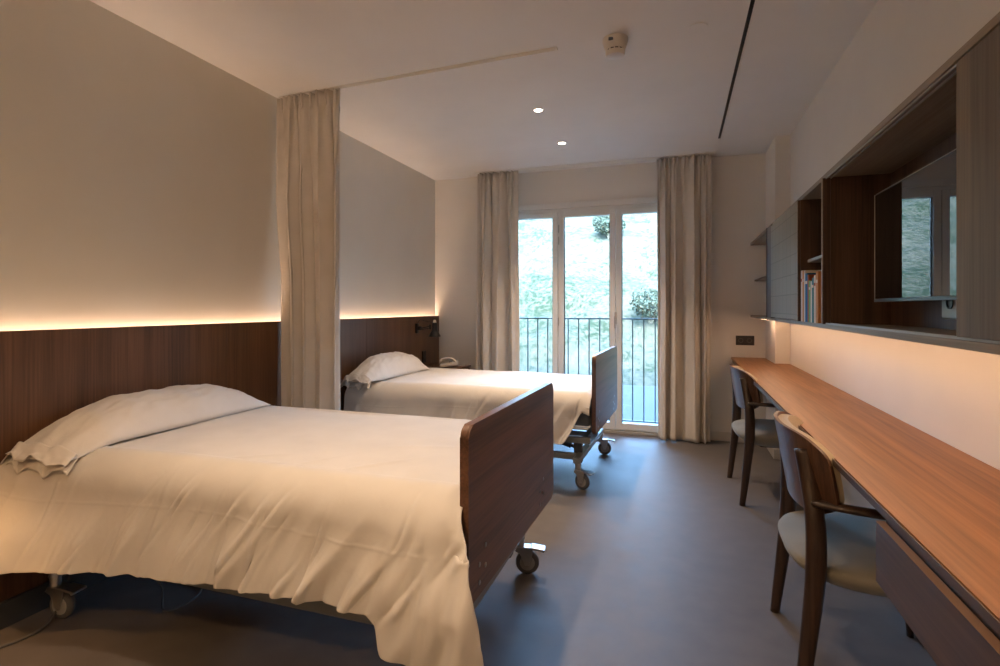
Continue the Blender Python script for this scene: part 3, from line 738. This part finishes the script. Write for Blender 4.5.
# books
bk = [(3.125, .030, .265, 'cream', 'tall cream book at the far end of the cabinet row', .205), (3.092, .028, .262, 'orange', 'tan orange book between the cream book and the dark one', .20),
      (3.060, .020, .262, 'white', 'thin white book beside the blue book', .20), (3.020, .048, .245, 'blue', 'thick blue book in the middle of the cabinet row', .195), (2.982, .022, .235, 'red', 'thin reddish brown book just before the blue one', .19),
      (2.950, .036, .205, 'green', 'short green book in the cabinet row', .17), (2.916, .026, .200, 'white', 'short off-white book nearer than the green one', .165), (2.884, .032, .215, 'teal', 'dark teal book beside the short off-white one', .17),
      (2.846, .034, .225, 'cream', 'cream book near the close end of the row', .175), (2.806, .036, .24, 'orange', 'orange brown book nearest the divider in the row', .18)]
for yc, th, h, c, lab, dp in bk:
    zb = CB + .020
    t = empty('book', (CX + .012, yc, zb), 0, lab, 'book', 'books standing in the cabinet niche')
    bm = bmesh.new(); hw = th / 2
    box(bm, (0, -hw, 0), (.003, hw, h), .0008); box(bm, (.003, -hw, 0), (dp, -hw + .002, h), 0); box(bm, (.003, hw - .002, 0), (dp, hw, h), 0)
    link('cover', bm, m_book[c], t)
    link('pages', bx((.003, -hw + .002, .003), (dp - .004, hw - .002, h - .003), 0), m_book['pages'], t)
    if th > .025: link('spine_band', bx((-.0006, -hw * .8, h * .78), (0, hw * .8, h * .84), 0), m_book['cream' if c != 'cream' else 'red'], t)

# ------------------------------------------------------------------ chairs
def make_chair(label):
    """desk chair facing +X; origin on the floor under the seat middle"""
    t = empty('desk_chair', (0, 0, 0), 0, label, 'chair', 'upholstered walnut chairs at the desk')
    # rear posts (run from floor to behind the backrest)
    for s in (-1, 1):
        bm = bmesh.new()
        pts = smooth_path([(-.245, s * .285, 0), (-.222, s * .281, .20), (-.200, s * .275, .42), (-.198, s * .262, .58), (-.210, s * .228, .70), (-.226, s * .212, .795)], 5)
        n = len(pts); rad = [lerp(.015, .026, min(i / 10, 1)) if i <= 12 else lerp(.026, .021, (i - 12) / (n - 13)) for i in range(n)]
        sweep(bm, pts, rad, 14, 1.15, 1.0, power=.85, up=Vector((0, 1, 0)))
        link('leg', bm, m_chair, t, True)
        bm = bmesh.new()
        pts = smooth_path([(.215, s * .282, 0), (.202, s * .280, .22), (.192, s * .278, .44), (.186, s * .277, .60), (.176, s * .277, .628)], 5)
        n = len(pts); rad = [lerp(.012, .019, min(i / 9, 1)) if i <= 14 else lerp(.019, .012, (i - 14) / (n - 15)) for i in range(n)]
        sweep(bm, pts, rad, 14, power=.85, up=Vector((0, 1, 0))); link('leg', bm, m_chair, t, True)
        bm = bmesh.new()
        pts = smooth_path([(-.205, s * .258, .640), (-.12, s * .290, .642), (0, s * .306, .640), (.10, s * .300, .637), (.180, s * .279, .632)], 6)
        sweep(bm, pts, [.014] + [.018] * (len(pts) - 2) + [.015], 12, 1.25, .62, power=.8); link('armrest', bm, m_chair, t, True)
    # seat frame and cushion
    bm = bmesh.new(); box(bm, (-.12, -.15, .340), (.12, .15, .360), .012, 3); link('seat_frame', bm, m_chair, t, True, ang=50)
    def sp(u, v, top):
        th = v * 2 * PI; c, s_ = math.cos(th), math.sin(th)
        c = math.copysign(abs(c) ** .70, c); s_ = math.copysign(abs(s_) ** .70, s_)
        r = u ** .75
        rx, ry = .262, .285
        w_ = lerp(1.0, 1.03, (c + 1) / 2)
        x = c * r * rx; y = s_ * r * ry * w_
        e = max(1 - r ** 5, 0) ** .5
        z = .425 + (.030 * e + .008 * (1 - r * r)) if top else .425 - .085 * (max(1 - r ** 3.2, 0) ** .6)
        return Vector((x, y, z))
    bm = bmesh.new(); grid(bm, 26, 73, lambda u, v: sp(u, v, True)); grid(bm, 26, 73, lambda u, v: sp(u, v, False))
    bmesh.ops.remove_doubles(bm, verts=bm.verts, dist=.0012); bmesh.ops.recalc_face_normals(bm, faces=bm.faces)
    link('seat', bm, m_seat, t, True)
    # curved backrest: plywood shell behind, pad in front
    def bp(u, v, off, shrink=0):
        a = (u * 2 - 1); b_ = (v * 2 - 1)
        hw = .302 - shrink; hh = .132 - shrink
        # rounded-rectangle outline
        yy = a * hw * (1 - .13 * abs(b_) ** 5)
        zz = b_ * hh * (1 - .17 * abs(a) ** 7 - .05 * a * a)
        t_ = abs(yy) / .31
        xx = -.256 + .105 * t_ ** 2.3
        ang = math.copysign(math.atan(.105 * 2.3 * t_ ** 1.3 / .31), yy)
        lean = -zz * .17
        return Vector((xx + lean + off * math.cos(ang), yy - off * math.sin(ang), .715 + zz))
    def slab(o0, o1, shrink, nu=44, nv=24):
        bm = bmesh.new()
        A = grid(bm, nu, nv, lambda u, v: bp(u, v, o0, shrink)); B = grid(bm, nu, nv, lambda u, v: bp(u, v, o1, shrink))
        loopA = [A[i][0] for i in range(nu)] + [A[-1][j] for j in range(1, nv)] + [A[i][-1] for i in range(nu - 2, -1, -1)] + [A[0][j] for j in range(nv - 2, 0, -1)]
        loopB = [B[i][0] for i in range(nu)] + [B[-1][j] for j in range(1, nv)] + [B[i][-1] for i in range(nu - 2, -1, -1)] + [B[0][j] for j in range(nv - 2, 0, -1)]
        for i in range(len(loopA)):
            j = (i + 1) % len(loopA); bm.faces.new((loopA[i], loopA[j], loopB[j], loopB[i]))
        bmesh.ops.recalc_face_normals(bm, faces=bm.faces); return bm
    link('backrest', slab(0, .012, 0), m_shell, t, True, ang=40)
    bm = slab(.012, .046, .010)
    o = link('back_cushion', bm, m_backpad, t, True, ang=60); bv = o.modifiers.new('soft', 'BEVEL'); bv.width = .008; bv.segments = 3; bv.limit_method = 'ANGLE'
    return t
c0 = make_chair('nearer walnut chair with beige seat, beside the drawer unit'); c0.location = (.612, 2.13, 0); c0.rotation_euler = (0, 0, R(-2))
c1 = copy_tree(c0); c1['label'] = 'farther walnut chair with beige seat, towards the window end of the desk'; c1.location = (.615, 3.945, 0); c1.rotation_euler = (0, 0, R(2.5))
